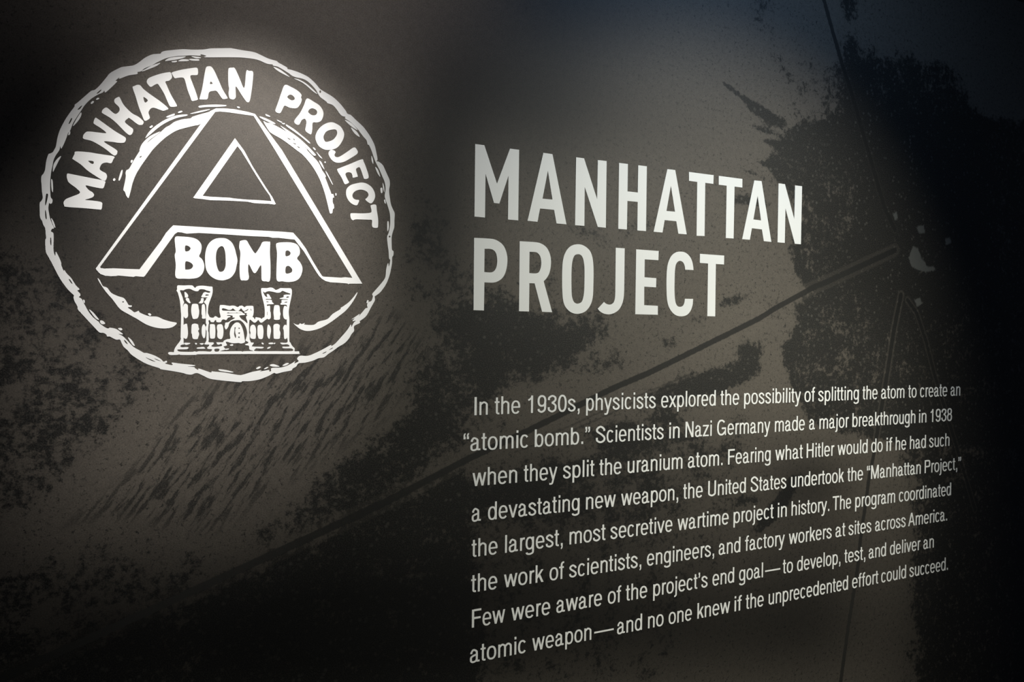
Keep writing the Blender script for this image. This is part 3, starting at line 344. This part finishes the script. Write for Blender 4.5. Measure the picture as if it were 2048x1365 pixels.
'castle':[(1,(),[109,15532,118,15552,149,15559,204,15556,207,15576,222,15630,259,15691,302,15753,323,15810,317,15834,319,15972,323,16220,320,16288,310,16423,297,16525,278,16605,262,16663,243,16692,252,16720,251,16760,261,16791,295,16795,370,16795,444,16802,507,16801,532,16781,559,16757,582,16783,627,16798,702,16803,798,16794,849,16791,860,16776,863,16700,850,16624,825,16547,800,16471,788,16408,783,16332,785,16284,798,16254,811,16223,840,16207,879,16207,904,16232,924,16234,949,16219,972,16205,1004,16216,1001,16261,987,16316,986,16386,993,16441,1012,16449,1071,16449,1162,16437,1211,16444,1257,16440,1310,16418,1343,16440,1382,16447,1409,16435,1432,16418,1462,16440,1502,16446,1582,16446,1596,16415,1600,16337,1593,16274,1580,16235,1600,16224,1619,16189,1631,16211,1637,16229,1678,16226,1725,16216,1745,16199,1772,16224,1799,16239,1805,16321,1801,16406,1791,16470,1777,16533,1756,16618,1742,16681,1734,16745,1741,16794,1836,16799,1897,16813,1945,16809,1979,16789,2007,16770,2055,16788,2096,16809,2179,16810,2277,16812,2301,16797,2311,16765,2309,16693,2296,16613,2272,16490,2256,16381,2256,16309,2266,16223,2268,16151,2268,15995,2271,15778,2292,15742,2321,15684,2363,15641,2374,15619,2374,15572,2441,15572,2463,15561,2459,15532,2435,15518,1846,15519,1178,15519,616,15515,591,15504,328,15504,303,15515,254,15505,143,15505]),(1,(),[302,16701,358,16703,395,16724,445,16735,482,16731,526,16709,577,16694,615,16702,640,16732,709,16735,754,16717,821,16697,808,16676,776,16675,741,16686,703,16671,688,16639,669,16587,767,16585,768,16576,745,16562,749,16545,714,16503,727,16476,753,16435,753,16311,748,16228,748,16104,761,16070,747,16029,751,15975,762,15948,760,15824,760,15776,741,15734,729,15720,732,15700,802,15697,809,15683,799,15666,774,15641,790,15617,857,15610,848,15576,819,15565,730,15572,622,15572,597,15562,552,15570,515,15561,321,15564,272,15579,265,15596,278,15606,414,15610,445,15624,452,15641,427,15651,339,15647,314,15664,327,15688,364,15698,379,15698,370,15732,368,15818,376,15818,394,15804,419,15808,432,15835,442,15903,437,15992,427,16067,418,16084,390,16080,377,16070,366,16066,366,16119,366,16213,376,16207,389,16187,411,16188,432,16208,442,16243,438,16324,437,16413,428,16440,406,16456,381,16456,364,16431,357,16397,356,16438,372,16479,368,16500,356,16530,346,16574,321,16641]),(1,(),[793,16145,812,16162,828,16139,841,16122,886,16122,898,16143,918,16164,931,16147,940,16123,1008,16124,1024,16156,1047,16177,1086,16171,1105,16164,1138,16210,1177,16225,1176,16242,1118,16248,1137,16262,1209,16253,1222,16240,1219,16219,1262,16212,1229,16184,1190,16162,1145,16127,1093,16115,1086,16084,1077,16042,1087,16007,1103,15987,1126,16008,1145,16043,1155,16085,1177,16127,1216,16152,1239,16159,1338,16168,1391,16138,1431,16089,1465,16019,1482,15942,1479,15872,1460,15801,1458,15776,1500,15753,1506,15739,1497,15725,1451,15705,1461,15688,1517,15675,1528,15608,1585,15586,1590,15576,1428,15572,1405,15560,1382,15572,1260,15573,1018,15572,1025,15583,1090,15602,1089,15625,1063,15656,1071,15666,1122,15687,1102,15736,1107,15751,1141,15749,1177,15736,1242,15726,1334,15730,1368,15720,1427,15734,1448,15759,1445,15780,1436,15829,1423,15913,1405,15990,1378,16060,1345,16109,1302,16126,1259,16108,1220,16065,1188,16009,1175,15953,1171,15897,1179,15815,1127,15802,1075,15778,1056,15757,1050,15744,933,15742,805,15743,801,15797,797,15921,789,15962,796,16073,803,16100,796,16131]),(1,(),[1524,16172,1540,16179,1571,16155,1598,16131,1625,16124,1651,16142,1685,16177,1702,16157,1719,16133,1746,16126,1773,16141,1813,16177,1851,16203,1861,16199,1881,16192,1908,16211,1917,16245,1914,16323,1904,16359,1901,16451,1879,16459,1852,16453,1842,16471,1859,16484,1961,16492,1964,16510,1940,16531,1926,16573,1831,16574,1827,16588,1923,16594,1902,16636,1884,16671,1857,16685,1837,16673,1851,16628,1823,16634,1793,16668,1768,16732,1802,16711,1836,16730,1891,16741,1973,16728,2035,16716,2090,16725,2131,16756,2194,16735,2278,16707,2271,16688,2208,16686,2166,16677,2153,16659,2153,16634,2087,16610,2098,16596,2226,16593,2223,16583,2126,16579,2115,16557,2119,16529,2097,16506,2109,16485,2196,16488,2220,16463,2217,16449,2182,16466,2165,16451,2151,16400,2145,16328,2152,16257,2170,16214,2198,16196,2219,16200,2218,16195,2216,16087,2192,16094,2164,16072,2149,16021,2162,15986,2166,15906,2170,15835,2184,15810,2215,15821,2227,15842,2230,15745,2105,15741,2115,15716,2147,15705,2230,15709,2265,15691,2272,15669,2223,15662,2147,15662,2140,15648,2168,15630,2314,15626,2322,15576,1982,15574,1635,15576,1638,15618,1655,15629,1750,15625,1790,15643,1763,15657,1588,15664,1578,15685,1607,15735,1557,15742,1543,15773,1530,15802,1529,15900,1519,15928,1517,16041,1518,16112]),(1,(),[1026,16373,1052,16389,1110,16373,1143,16360,1189,16363,1224,16390,1271,16351,1330,16349,1369,16394,1403,16354,1429,16344,1469,16366,1499,16388,1496,16367,1463,16343,1426,16332,1443,16309,1483,16303,1463,16285,1483,16264,1463,16236,1464,16208,1484,16152,1484,16109,1437,16151,1371,16199,1341,16251,1370,16262,1436,16270,1440,16288,1403,16308,1376,16332,1304,16343,1172,16342,1052,16344,1033,16356]),(1,(),[1121,16300,1143,16312,1163,16304,1274,16305,1294,16315,1314,16306,1370,16308,1370,16303,1255,16298,1124,16294]),(1,(),[882,15738,933,15739,946,15708,979,15697,1017,15711,1034,15694,1024,15670,921,15655,863,15659,849,15676,876,15700,892,15721]),(1,(),[908,15617,986,15617,976,15572,922,15565,902,15583]),(1,(),[1542,16389,1552,16386,1559,16358,1549,16357]),(1,(),[1840,16542,1882,16532,1838,16526]),(1,(),[2174,16537,2220,16546,2220,16531,2175,16526]),(1,(),[2205,16624,2215,16646,2243,16651,2261,16644,2243,16629]),(1,(),[1848,16336,1854,16332,1854,16276,1849,16279]),(1,(),[735,16620,748,16641,793,16639,790,16625,761,16618]),(1,(),[1257,16027,1276,16024,1267,15982,1270,15926,1284,15870,1278,15824,1261,15849,1248,15905,1254,15968]),(1,(),[1326,16018,1339,16025,1349,16011,1336,15998]),(1,(),[1320,15923,1353,15935,1350,15909,1337,15905]),(1,(),[1320,15842,1334,15856,1352,15844,1337,15825])],
'windows':[[(1,(),[522,16456,591,16459,613,16438,623,16377,632,16315,624,16240,608,16198,586,16181,530,16177,514,16210,498,16278,494,16360,503,16428])],[(1,(),[679,16440,705,16458,724,16448,734,16393,741,16297,744,16228,741,16190,684,16187,681,16241,671,16282,674,16378])],[(1,(),[524,16082,555,16091,593,16084,615,16070,622,16022,632,15995,629,15974,616,15953,629,15919,632,15885,620,15843,604,15802,538,15802,516,15836,510,15890,500,15918,501,16027,508,16068])],[(1,(),[714,16082,733,16058,744,16017,745,15920,737,15844,718,15815,699,15837,680,15892,676,15974,685,16043])],[(1,(),[822,16080,892,16082,909,16047,916,15964,912,15853,897,15815,833,15814,820,15866,815,15962,819,16045])],[(1,(),[950,16068,983,16084,1028,16082,1048,16042,1058,15965,1055,15882,1036,15819,1010,15799,978,15812,952,15846,948,15895,951,15950,941,16012])],[(1,(),[1565,16077,1591,16085,1618,16074,1639,16029,1647,15958,1643,15887,1634,15816,1567,15815,1540,15844,1538,15886,1546,15929,1535,15971,1541,16042])],[(1,(),[1679,16065,1712,16083,1753,16080,1770,16052,1782,15988,1782,15903,1765,15816,1701,15815,1684,15859,1673,15902,1671,16008])],[(1,(),[1868,16089,1892,16079,1917,16033,1923,15961,1911,15890,1898,15818,1874,15825,1853,15882,1849,15975,1855,16046])],[(1,(),[1971,16083,2026,16109,2067,16099,2087,16071,2083,15992,2100,15935,2093,15863,2080,15818,1990,15816,1973,15847,1969,15976])],[(1,(),[1985,16464,2016,16474,2064,16470,2082,16434,2089,16349,2100,16306,2090,16255,2080,16194,1984,16190,1975,16239,1966,16324,1972,16410])]],
'marks':[[(1,(),[377,16670,402,16667,433,16631,442,16597,427,16576,387,16572,383,16609])],[(1,(),[399,16548,421,16569,452,16557,465,16516,484,16479,462,16468,428,16494,406,16521])],[(1,(),[663,16563,704,16568,704,16516,686,16474,625,16473,632,16490,660,16529])],[(1,(),[382,15729,479,15726,464,15706,426,15692,395,15695])],[(1,(),[564,15723,583,15730,599,15713,586,15698,570,15703])],[(1,(),[646,15720,710,15724,710,15707,684,15694,656,15703])],[(1,(),[602,15641,653,15648,704,15655,729,15641,732,15621,603,15620])],[(1,(),[1174,15691,1213,15709,1233,15698,1226,15679,1187,15677])],[(1,(),[1096,15618,1155,15625,1152,15607,1103,15598])],[(1,(),[1749,15732,1769,15739,1790,15718,1780,15704,1756,15714])],[(1,(),[1888,15736,1960,15740,1960,15713,1888,15711])],[(1,(),[1974,15726,1991,15740,2008,15730,1991,15712,1974,15715])],[(1,(),[1855,15629,1872,15651,1913,15661,1916,15644,1893,15626,1862,15618])]]}

em=empty('emblem',.17,1.76)
tag(em,'large round white emblem with a castle, on the wall left of the title','emblem')
ring=cut('border_ring',SHAPES['ring'],em)
for s in SHAPES['flecks']: cut('ink_fleck',s,ring)
for c,s in SHAPES['arched']: cut('arched_letter',s,em)
big=cut('outlined_letter',SHAPES['big_a'],em); cut('triangle_counter',SHAPES['triangle'],big)
for c,s in SHAPES['bomb']: cut('bold_letter',s,em)
for s in SHAPES['arcs']: cut('arc_band',s,em,.00015)
for s in SHAPES['strokes']: cut('ink_stroke',s,em,.0003)
for s in SHAPES['crescents']: cut('crescent',s,em)
ca=cut('castle',SHAPES['castle'],em)
for s in SHAPES['windows']: cut('castle_window',s,ca)
for s in SHAPES['marks']: cut('masonry_mark',s,ca)
for key,x,z,lab in (('title1',1.08,1.93,'upper title word MANHATTAN in big white capitals, right of the emblem'),('title2',.95,1.727,'lower title word PROJECT in big white capitals, above the paragraph')):
    t=empty('title_word',x,z); tag(t,lab,'lettering','words of the big title')
    for c,s in SHAPES[key]: cut('letter',s,t)
# ------------------------------------------------------------------ the paragraph, drawn letter by letter
# ---- condensed grotesque letterforms built from pen strokes (units: cap height 714) ----
KX=0.825; CAP=714; XH=520; OV=12; DE=-205
WV,WH=84,66       # lower-case pen: vertical / horizontal stroke thickness
CV,CH=96,76       # capitals and figures
ADV={'a':556,'b':556,'c':500,'d':556,'e':556,'f':318,'g':556,'h':556,'i':240,'j':240,'k':500,'l':240,'m':833,'n':556,'o':556,'p':556,'r':333,'s':500,'t':292,'u':556,'v':500,'w':722,'x':500,'y':500,'z':500,
'A':667,'F':611,'G':778,'H':722,'I':278,'M':833,'N':722,'P':667,'S':667,'T':611,'U':722,'0':556,'1':556,'3':556,'8':556,'9':556,',':278,'.':278,'\u201c':333,'\u201d':333,'\u2019':222,'\u2014':1165}
BB={'a':(36,530),'b':(58,517),'c':(30,477),'d':(35,499),'e':(40,516),'f':(14,296),'g':(40,499),'h':(65,491),'i':(76,178),'j':(-10,178),'k':(67,501),'l':(76,178),'m':(65,769),'n':(65,491),'o':(35,521),'p':(58,517),'r':(77,332),'s':(32,464),'t':(14,266),'u':(68,489),'v':(8,492),'w':(14,709),'x':(11,490),'y':(11,489),'z':(31,469),
'A':(14,654),'F':(86,583),'G':(48,704),'H':(77,646),'I':(91,188),'M':(73,761),'N':(76,646),'P':(86,622),'S':(49,620),'T':(14,597),'U':(79,644),'0':(37,519),'1':(101,359),'3':(34,522),'8':(38,517),'9':(42,514),',':(87,191),'.':(87,191),'\u201c':(38,307),'\u201d':(26,295),'\u2019':(53,157),'\u2014':(0,1165)}
def pen(path,wv,wh,n=6):
    """path: control points (x,y) or (x,y,1)=corner -> closed outline of a stroke whose width follows its direction"""
    P=[]
    m=len(path)
    for i in range(m-1):
        a,b=path[i],path[i+1]
        p0=path[i-1] if i and len(a)<3 else (2*a[0]-b[0],2*a[1]-b[1])
        p3=path[i+2] if i+2<m and len(b)<3 else (2*b[0]-a[0],2*b[1]-a[1])
        for k in range(n):
            t=k/n
            P.append(tuple(.5*(2*a[j]+(b[j]-p0[j])*t+(2*p0[j]-5*a[j]+4*b[j]-p3[j])*t*t+(3*a[j]-p0[j]-3*b[j]+p3[j])*t**3) for j in (0,1)))
    P.append(path[-1][:2])
    L,R=[],[]
    for i,(x,y) in enumerate(P):
        q,s=P[max(i-1,0)],P[min(i+1,len(P)-1)]
        dx,dy=s[0]-q[0],s[1]-q[1]; l=math.hypot(dx,dy) or 1; dx/=l; dy/=l
        w=.5*math.hypot(wv*dy,wh*dx)
        L.append((x-dy*w,y+dx*w)); R.append((x+dy*w,y-dx*w))
    return L,R
def arc(cx,cy,rx,ry,a0,a1,e=2.35,n=28):
    out=[]
    for i in range(n+1):
        t=math.radians(a0+(a1-a0)*i/n); c,s=math.cos(t),math.sin(t)
        out.append((cx+rx*math.copysign(abs(c)**(2/e),c),cy+ry*math.copysign(abs(s)**(2/e),s)))
    return out
def band(pts,wv,wh):  # already sampled centre line -> strip
    return pen(pts,wv,wh,1)
def quad(x0,y0,x1,y1): return [(x0,y0),(x0,y1)],[(x1,y0),(x1,y1)]
def diag(xa,ya,xb,yb,w): # stroke cut flat at both ends, horizontal width w
    return [(xa-w/2,ya),(xb-w/2,yb)],[(xa+w/2,ya),(xb+w/2,yb)]
def glyph(ch):
    """-> list of strips (left side points, right side points)"""
    l,r=[v*KX for v in BB[ch]]; S=[]; hv,hh=WV/2,WH/2; cv,chh=CV/2,CH/2; mx=(l+r)/2
    top,bot=XH+OV-hh,-OV+hh
    def bowl(x0,x1,y0,y1,wv=WV,wh=WH,a0=0,a1=360,e=2.35): 
        return band(arc((x0+x1)/2,(y0+y1)/2,(x1-x0)/2-wv/2,(y1-y0)/2-wh/2,a0,a1,e),wv,wh)
    if ch=='o': S=[bowl(l,r,-OV,XH+OV)]
    elif ch in 'bp':
        y0=0 if ch=='b' else DE; y1=CAP if ch=='b' else XH
        S=[quad(l,y0,l+WV,y1),bowl(l+8,r,-OV,XH+OV)]
    elif ch in 'd': S=[quad(r-WV,0,r,CAP),bowl(l,r-8,-OV,XH+OV)]
    elif ch=='g':
        S=[quad(r-WV,-40,r,XH),bowl(l,r-8,8,XH+OV),
           pen([(r-hv,20),(r-hv,-60),(r-hv-22,-135),(mx,DE-6+hh),(l+hv+28,-150),(l+hv+10,-105)],WV,WH)]
    elif ch=='c': S=[band(arc(mx,XH/2,(r-l)/2-hv,XH/2+OV-hh,38,322),WV,WH)]
    elif ch=='e':
        S=[band(arc(mx,XH/2,(r-l)/2-hv,XH/2+OV-hh,-2,322),WV,WH),quad(l+hv,232,r-hv*.3,232+WH*.92)]
    elif ch=='a':
        xs=l+(r-l)*.80-hv
        S=[pen([(l+hv+14,355),(l+hv+24,418),((l+xs)/2+4,top),(xs-18,440),(xs,350),(xs,180),(xs,95),(xs+16,48),(r-6,44)],WV,WH),
           pen([(xs,318),(xs-30,298),((l+xs)/2+10,272),(l+hv+14,218),(l+hv,140),(l+hv+18,58),((l+xs)/2-6,bot),(xs-32,58),(xs,150)],WV,WH)]
    elif ch in 'hnmr':
        S=[quad(l,0,l+WV,CAP if ch=='h' else XH)]
        def arch(x0,x1): # from stem at x0 to right stem whose right edge is x1
            m=(x0+x1)/2+6
            return pen([(x0+hv,330),(x0+hv+14,415),(m,top),(x1-hv-14,440),(x1-hv,340,1),(x1-hv,0)],WV,WH)
        if ch in 'hn': S+=[arch(l,r)]
        elif ch=='m':
            q=(l+r+WV)/2; S+=[arch(l,q),arch(q-WV,r)]
        else: S+=[pen([(l+hv,300),(l+hv+12,400),(l+hv+60,475),(r-22,489),(r,488)],WV,WH*1.15)]
    elif ch=='u':
        S=[quad(r-WV,0,r,XH),pen([(l+hv,XH),(l+hv,180,1),(l+hv+14,80),(mx-6,bot),(r-hv-14,105),(r-hv,190)],WV,WH)]
    elif ch=='i': S=[quad(l,0,l+WV,XH),quad(l,CAP-96,l+WV,CAP)]
    elif ch=='l': S=[quad(l,0,l+WV,CAP)]
    elif ch=='j': S=[quad(r-WV,CAP-96,r,CAP),pen([(r-hv,XH),(r-hv,-60,1),(r-hv-12,-130),(r-hv-66,DE+hh+2),(l+10,DE+hh+4)],WV,WH)]
    elif ch=='f': S=[pen([(mx-4,0),(mx-4,560,1),(mx+10,640),(mx+62,CAP-hh+6),(r,CAP-hh+4)],WV,WH),quad(l,XH-WH,r-12,XH)]
    elif ch=='t': S=[pen([(mx-8,XH+152),(mx-8,130,1),(mx+2,58),(mx+50,hh-2),(r,hh-2)],WV,WH),quad(l,XH-WH,r,XH)]
    elif ch=='k': S=[quad(l,0,l+WV,CAP),diag(l+hv,165,r-hv-20,XH,WV*1.18),diag(r-hv-8,0,l+WV+70,330,WV*1.2)]
    elif ch=='s': 
        S=[pen([(r-hv-8,372),(r-hv-26,430),(mx,top),(l+hv+22,450),(l+hv+12,375),(mx-40,300),(mx+46,248),(r-hv-6,165),(r-hv-22,70),(mx,bot),(l+hv+20,70),(l+hv+2,150)],WV*1.02,WH*1.06)]
    elif ch=='v': S=[diag(mx,0,l+hv,XH,WV*1.04),diag(mx,0,r-hv,XH,WV*1.04)]
    elif ch=='w':
        a=l+(r-l)*.27; b=r-(r-l)*.27
        S=[diag(a,0,l+hv,XH,WV*1.02),diag(a,0,mx,XH,WV*1.0),diag(b,0,mx,XH,WV*1.0),diag(b,0,r-hv,XH,WV*1.02)]
    elif ch=='x': S=[diag(l+hv+4,0,r-hv-8,XH,WV*1.14),diag(r-hv-4,0,l+hv+8,XH,WV*1.14)]
    elif ch=='y': S=[diag(mx,10,l+hv,XH,WV*1.04),pen([(r-hv,XH,1),(mx-6,-30,1),(mx-30,-120),(mx-72,DE+hh),(l+22,DE+hh+2)],WV*.98,WH)]
    elif ch=='z': S=[quad(l,0,r,WH),quad(l,XH-WH,r,XH),diag(l+hv+12,WH*.6,r-hv-12,XH-WH*.6,WV*1.16)]
    elif ch=='A': S=[diag(l+cv,0,mx-2,CAP,CV*1.0),diag(r-cv,0,mx+2,CAP,CV*1.0),quad(l+(r-l)*.2,190,r-(r-l)*.2,190+CH)]
    elif ch=='F': S=[quad(l,0,l+CV,CAP),quad(l,CAP-CH,r,CAP),quad(l,CAP*.46,r-24,CAP*.46+CH)]
    elif ch=='H': S=[quad(l,0,l+CV,CAP),quad(r-CV,0,r,CAP),quad(l,CAP*.47,r,CAP*.47+CH)]
    elif ch=='I': S=[quad(l,0,l+CV,CAP)]
    elif ch=='M': S=[quad(l,0,l+CV*.94,CAP),quad(r-CV*.94,0,r,CAP),diag(mx,0,l+CV*.6,CAP,CV*1.02),diag(mx,0,r-CV*.6,CAP,CV*1.02)]
    elif ch=='N': S=[quad(l,0,l+CV*.94,CAP),quad(r-CV*.94,0,r,CAP),diag(r-CV*.6,0,l+CV*.6,CAP,CV*1.12)]
    elif ch=='T': S=[quad(mx-cv,0,mx+cv,CAP),quad(l,CAP-CH,r,CAP)]
    elif ch=='U': S=[pen([(l+cv,CAP),(l+cv,230,1),(l+cv+18,95),(mx,-OV+chh),(r-cv-18,95),(r-cv,230,1),(r-cv,CAP)],CV,CH)]
    elif ch=='P': S=[quad(l,0,l+CV,CAP),pen([(l+CV*.5,CAP-chh,1),(mx+10,CAP-chh,1),(r-cv-26,CAP-62),(r-cv,CAP-200),(r-cv-26,CAP-340),(mx+10,CAP-400+chh,1),(l+CV*.5,CAP-400+chh)],CV,CH)]
    elif ch=='S':
        S=[pen([(r-cv-10,500),(r-cv-28,590),(mx,CAP+OV-chh),(l+cv+22,610),(l+cv+12,500),(mx-50,412),(mx+54,345),(r-cv-4,225),(r-cv-24,92),(mx,-OV+chh),(l+cv+20,95),(l+cv-2,220)],CV,CH)]
    elif ch=='G':
        S=[band(arc(mx-6,CAP/2,(r-l)/2-cv-4,CAP/2+OV-chh,42,318),CV,CH),quad(r-CV*.62,0,r,CAP*.5),quad(mx+10,CAP*.5-CH,r,CAP*.5),pen([(r-cv-8,200),(r-cv-40,110),(r-cv-70,80)],CV*.8,CH*.8)]
    elif ch=='0': S=[bowl(l,r,-OV,CAP-6,CV*.92,CH)]
    elif ch=='1': S=[quad(r-CV*.92,0,r,CAP-6),pen([(l,CAP*.7+chh*.7),(l+60,CAP*.7+chh+10),(r-CV*.7,CAP-90),(r-CV*.45,CAP-8)],CV*.8,CH*.86)]
    elif ch=='3':
        S=[pen([(l+cv+2,500),(l+cv+20,600),(mx,CAP-6-chh),(r-cv-22,610),(r-cv-16,490),(mx+30,400),(mx-24,382)],CV*.92,CH*.95),
           pen([(mx-24,382),(mx+40,366),(r-cv-8,280),(r-cv,200),(r-cv-22,92),(mx,-OV+chh),(l+cv+18,90),(l+cv-4,205)],CV*.92,CH*.95)]
    elif ch=='8': S=[bowl(l+18,r-18,350,CAP,CV*.9,CH*.95),bowl(l,r,-OV,350+CH*.9,CV*.92,CH*.95)]
    elif ch=='9': S=[bowl(l,r,235,CAP,CV*.92,CH),pen([(r-cv,470),(r-cv-2,300),(r-cv-22,110),(mx-6,-OV+chh),(l+cv+16,82),(l+cv+4,150)],CV*.92,CH)]
    elif ch=='.': S=[quad(l,0,r,104)]
    elif ch==',': S=[quad(l,0,r,104),([(l+30,0),(l+22,-62),(l-2,-110),(l+10,-140)],[(r,0),(r,-60),(r-26,-120),(l+10,-146)])]
    elif ch in '\u2019\u201d':
        for d in ([0] if ch=='\u2019' else [0,(r-l)-104*KX-4]):
            x=l+d; w=104*KX
            S+=[quad(x,CAP-100,x+w,CAP),([(x+28,CAP-100),(x+20,CAP-160),(x-2,CAP-206),(x+10,CAP-236)],[(x+w,CAP-100),(x+w,CAP-158),(x+w-24,CAP-214),(x+10,CAP-242)])]
    elif ch=='\u201c':
        for d in (0,(r-l)-104*KX-4):
            x=l+d; w=104*KX; b=CAP-242
            S+=[quad(x,b,x+w,b+100),([(x,b+100),(x,b+158),(x+24,b+214),(x+w-10,b+242)],[(x+w-28,b+100),(x+w-20,b+160),(x+w+2,b+206),(x+w-10,b+236)])]
    elif ch=='\u2014': S=[quad(l,232,r,232+WH)]
    return S
def word(txt):
    """-> list of (strips per letter), ink left, ink right (in units)"""
    x=0; out=[]; 
    for c in txt:
        out.append((c,[([(a+x,b) for a,b in L],[(a+x,b) for a,b in R]) for L,R in glyph(c)])); x+=ADV[c]*KX
    xs=[a for c,S in out for L,R in S for a,b in L+R]
    return out,min(xs),max(xs)

BASE0,STEP=1.4161,-0.07841
LINES=[
[('In',0.6227,0.6548),('the',0.6714,0.7348),('1930s,',0.7544,0.8906),('physicists',0.9086,1.1094),('explored',1.1262,1.2993),('the',1.3151,1.3783),('possibility',1.3954,1.5996),('of',1.6137,1.6538),('splitting',1.6667,1.8288),('the',1.8444,1.9075),('atom',1.9235,2.0249),('to',2.0424,2.0801),('create',2.0961,2.2237),('an',2.2406,2.2874)],
[('“atomic',0.5977,0.7555),('bomb.”',0.7729,0.9201),('Scientists',0.9368,1.1349),('in',1.1524,1.1848),('Nazi',1.2031,1.2877),('Germany',1.3055,1.4885),('made',1.5059,1.6165),('a',1.6333,1.6556),('major',1.673,1.7898),('breakthrough',1.8044,2.0758),('in',2.0937,2.1275),('1938',2.1466,2.249)],
[('when',0.6199,0.7291),('they',0.7459,0.8329),('split',0.8485,0.9336),('the',0.9476,1.0109),('uranium',1.0287,1.1948),('atom.',1.2125,1.3256),('Fearing',1.3438,1.4919),('what',1.5091,1.6104),('Hitler',1.6256,1.7331),('would',1.7464,1.8693),('do',1.885,1.9337),('if',1.9503,1.9753),('he',1.9903,2.0374),('had',2.0542,2.1274),('such',2.1429,2.2392)],
[('a',0.6192,0.6411),('devastating',0.6582,0.8939),('new',0.9118,0.9954),('weapon,',1.011,1.1829),('the',1.1986,1.2613),('United',1.2792,1.406),('States',1.4234,1.551),('undertook',1.5688,1.7734),('the',1.788,1.8521),('“Manhattan',1.8685,2.105),('Project,”',2.1239,2.2974)],
[('the',0.6198,0.6826),('largest,',0.7011,0.8496),('most',0.868,0.9674),('secretive',0.9819,1.1661),('wartime',1.1825,1.3486),('project',1.3656,1.5058),('in',1.5216,1.5545),('history.',1.5721,1.7171),('The',1.7303,1.8049),('program',1.822,1.9917),('coordinated',2.0093,2.2511)],
[('the',0.6196,0.683),('work',0.6994,0.8002),('of',0.8159,0.8546),('scientists,',0.8685,1.0727),('engineers,',1.0899,1.3015),('and',1.3172,1.3905),('factory',1.4064,1.5483),('workers',1.564,1.7282),('at',1.7438,1.783),('sites',1.7969,1.8911),('across',1.9077,2.0412),('America.',2.0532,2.2348)],
[('Few',0.6225,0.7031),('were',0.7187,0.8188),('aware',0.8351,0.96),('of',0.9766,1.0153),('the',1.0286,1.092),('project’s',1.1101,1.2816),('end',1.298,1.3707),('goal',1.3878,1.4715),('—',1.479,1.5341),('to',1.5433,1.5809),('develop,',1.5965,1.765),('test,',1.7815,1.8678),('and',1.8825,1.9564),('deliver',1.9738,2.1104),('an',2.1247,2.1734)],
[('atomic',0.6187,0.7562),('weapon',0.773,0.9314),('—',0.9395,0.995),('and',1.0046,1.0779),('no',1.0959,1.1433),('one',1.159,1.2323),('knew',1.2497,1.3581),('if',1.3737,1.3986),('the',1.4125,1.4756),('unprecedented',1.4935,1.7974),('effort',1.8151,1.9246),('could',1.9379,2.0473),('succeed.',2.0631,2.2434)]]

def strips(name,S,parent,x,z):
    """stroke strips -> thin raised vinyl (front face and edges)"""
    v=[];f=[]
    for q,(L,R) in enumerate(S):  # each stroke a hair above the last, so overlaps stay clean
        n=len(L); k=len(v)
        for y in (-THICK-.00003*q,0): v+=[(a,y,b) for a,b in L]+[(a,y,b) for a,b in R]
        for i in range(n-1):
            f.append((k+i,k+i+1,k+n+i+1,k+n+i))
            f.append((k+i,k+2*n+i,k+2*n+i+1,k+i+1)); f.append((k+n+i,k+n+i+1,k+3*n+i+1,k+3*n+i))
        f.append((k,k+n,k+3*n,k+2*n)); f.append((k+n-1,k+3*n-1,k+4*n-1,k+2*n-1))
    m=bpy.data.meshes.new(name); m.from_pydata(v,[],f); m.update()
    return link(name,m,parent,x,z)
UNIT=.0400/CAP
ORD=['top','second','third','fourth','fifth','sixth','seventh','bottom']
for i,line in enumerate(LINES):
    z=BASE0+STEP*i; x0=line[0][1]; x1=line[-1][2]
    t=empty('text_line',(x0+x1)/2,z)
    words=' '.join(w for w,_,_ in line)
    tag(t,'%s line of the white paragraph, from "%s" to "%s"'%(ORD[i],' '.join(w for w,_,_ in line[:2]),' '.join(w for w,_,_ in line[-2:])),'lettering','lines of the white paragraph')
    for w,a,b in line:
        let,l,r=word(w); k=(b-a)/(r-l); c=(a+b)/2
        S=[([((px-l)*k+a-c,pz*UNIT) for px,pz in L],[((px-l)*k+a-c,pz*UNIT) for px,pz in R]) for ch,G in let for L,R in G]
        strips('word',S,t,c,z)
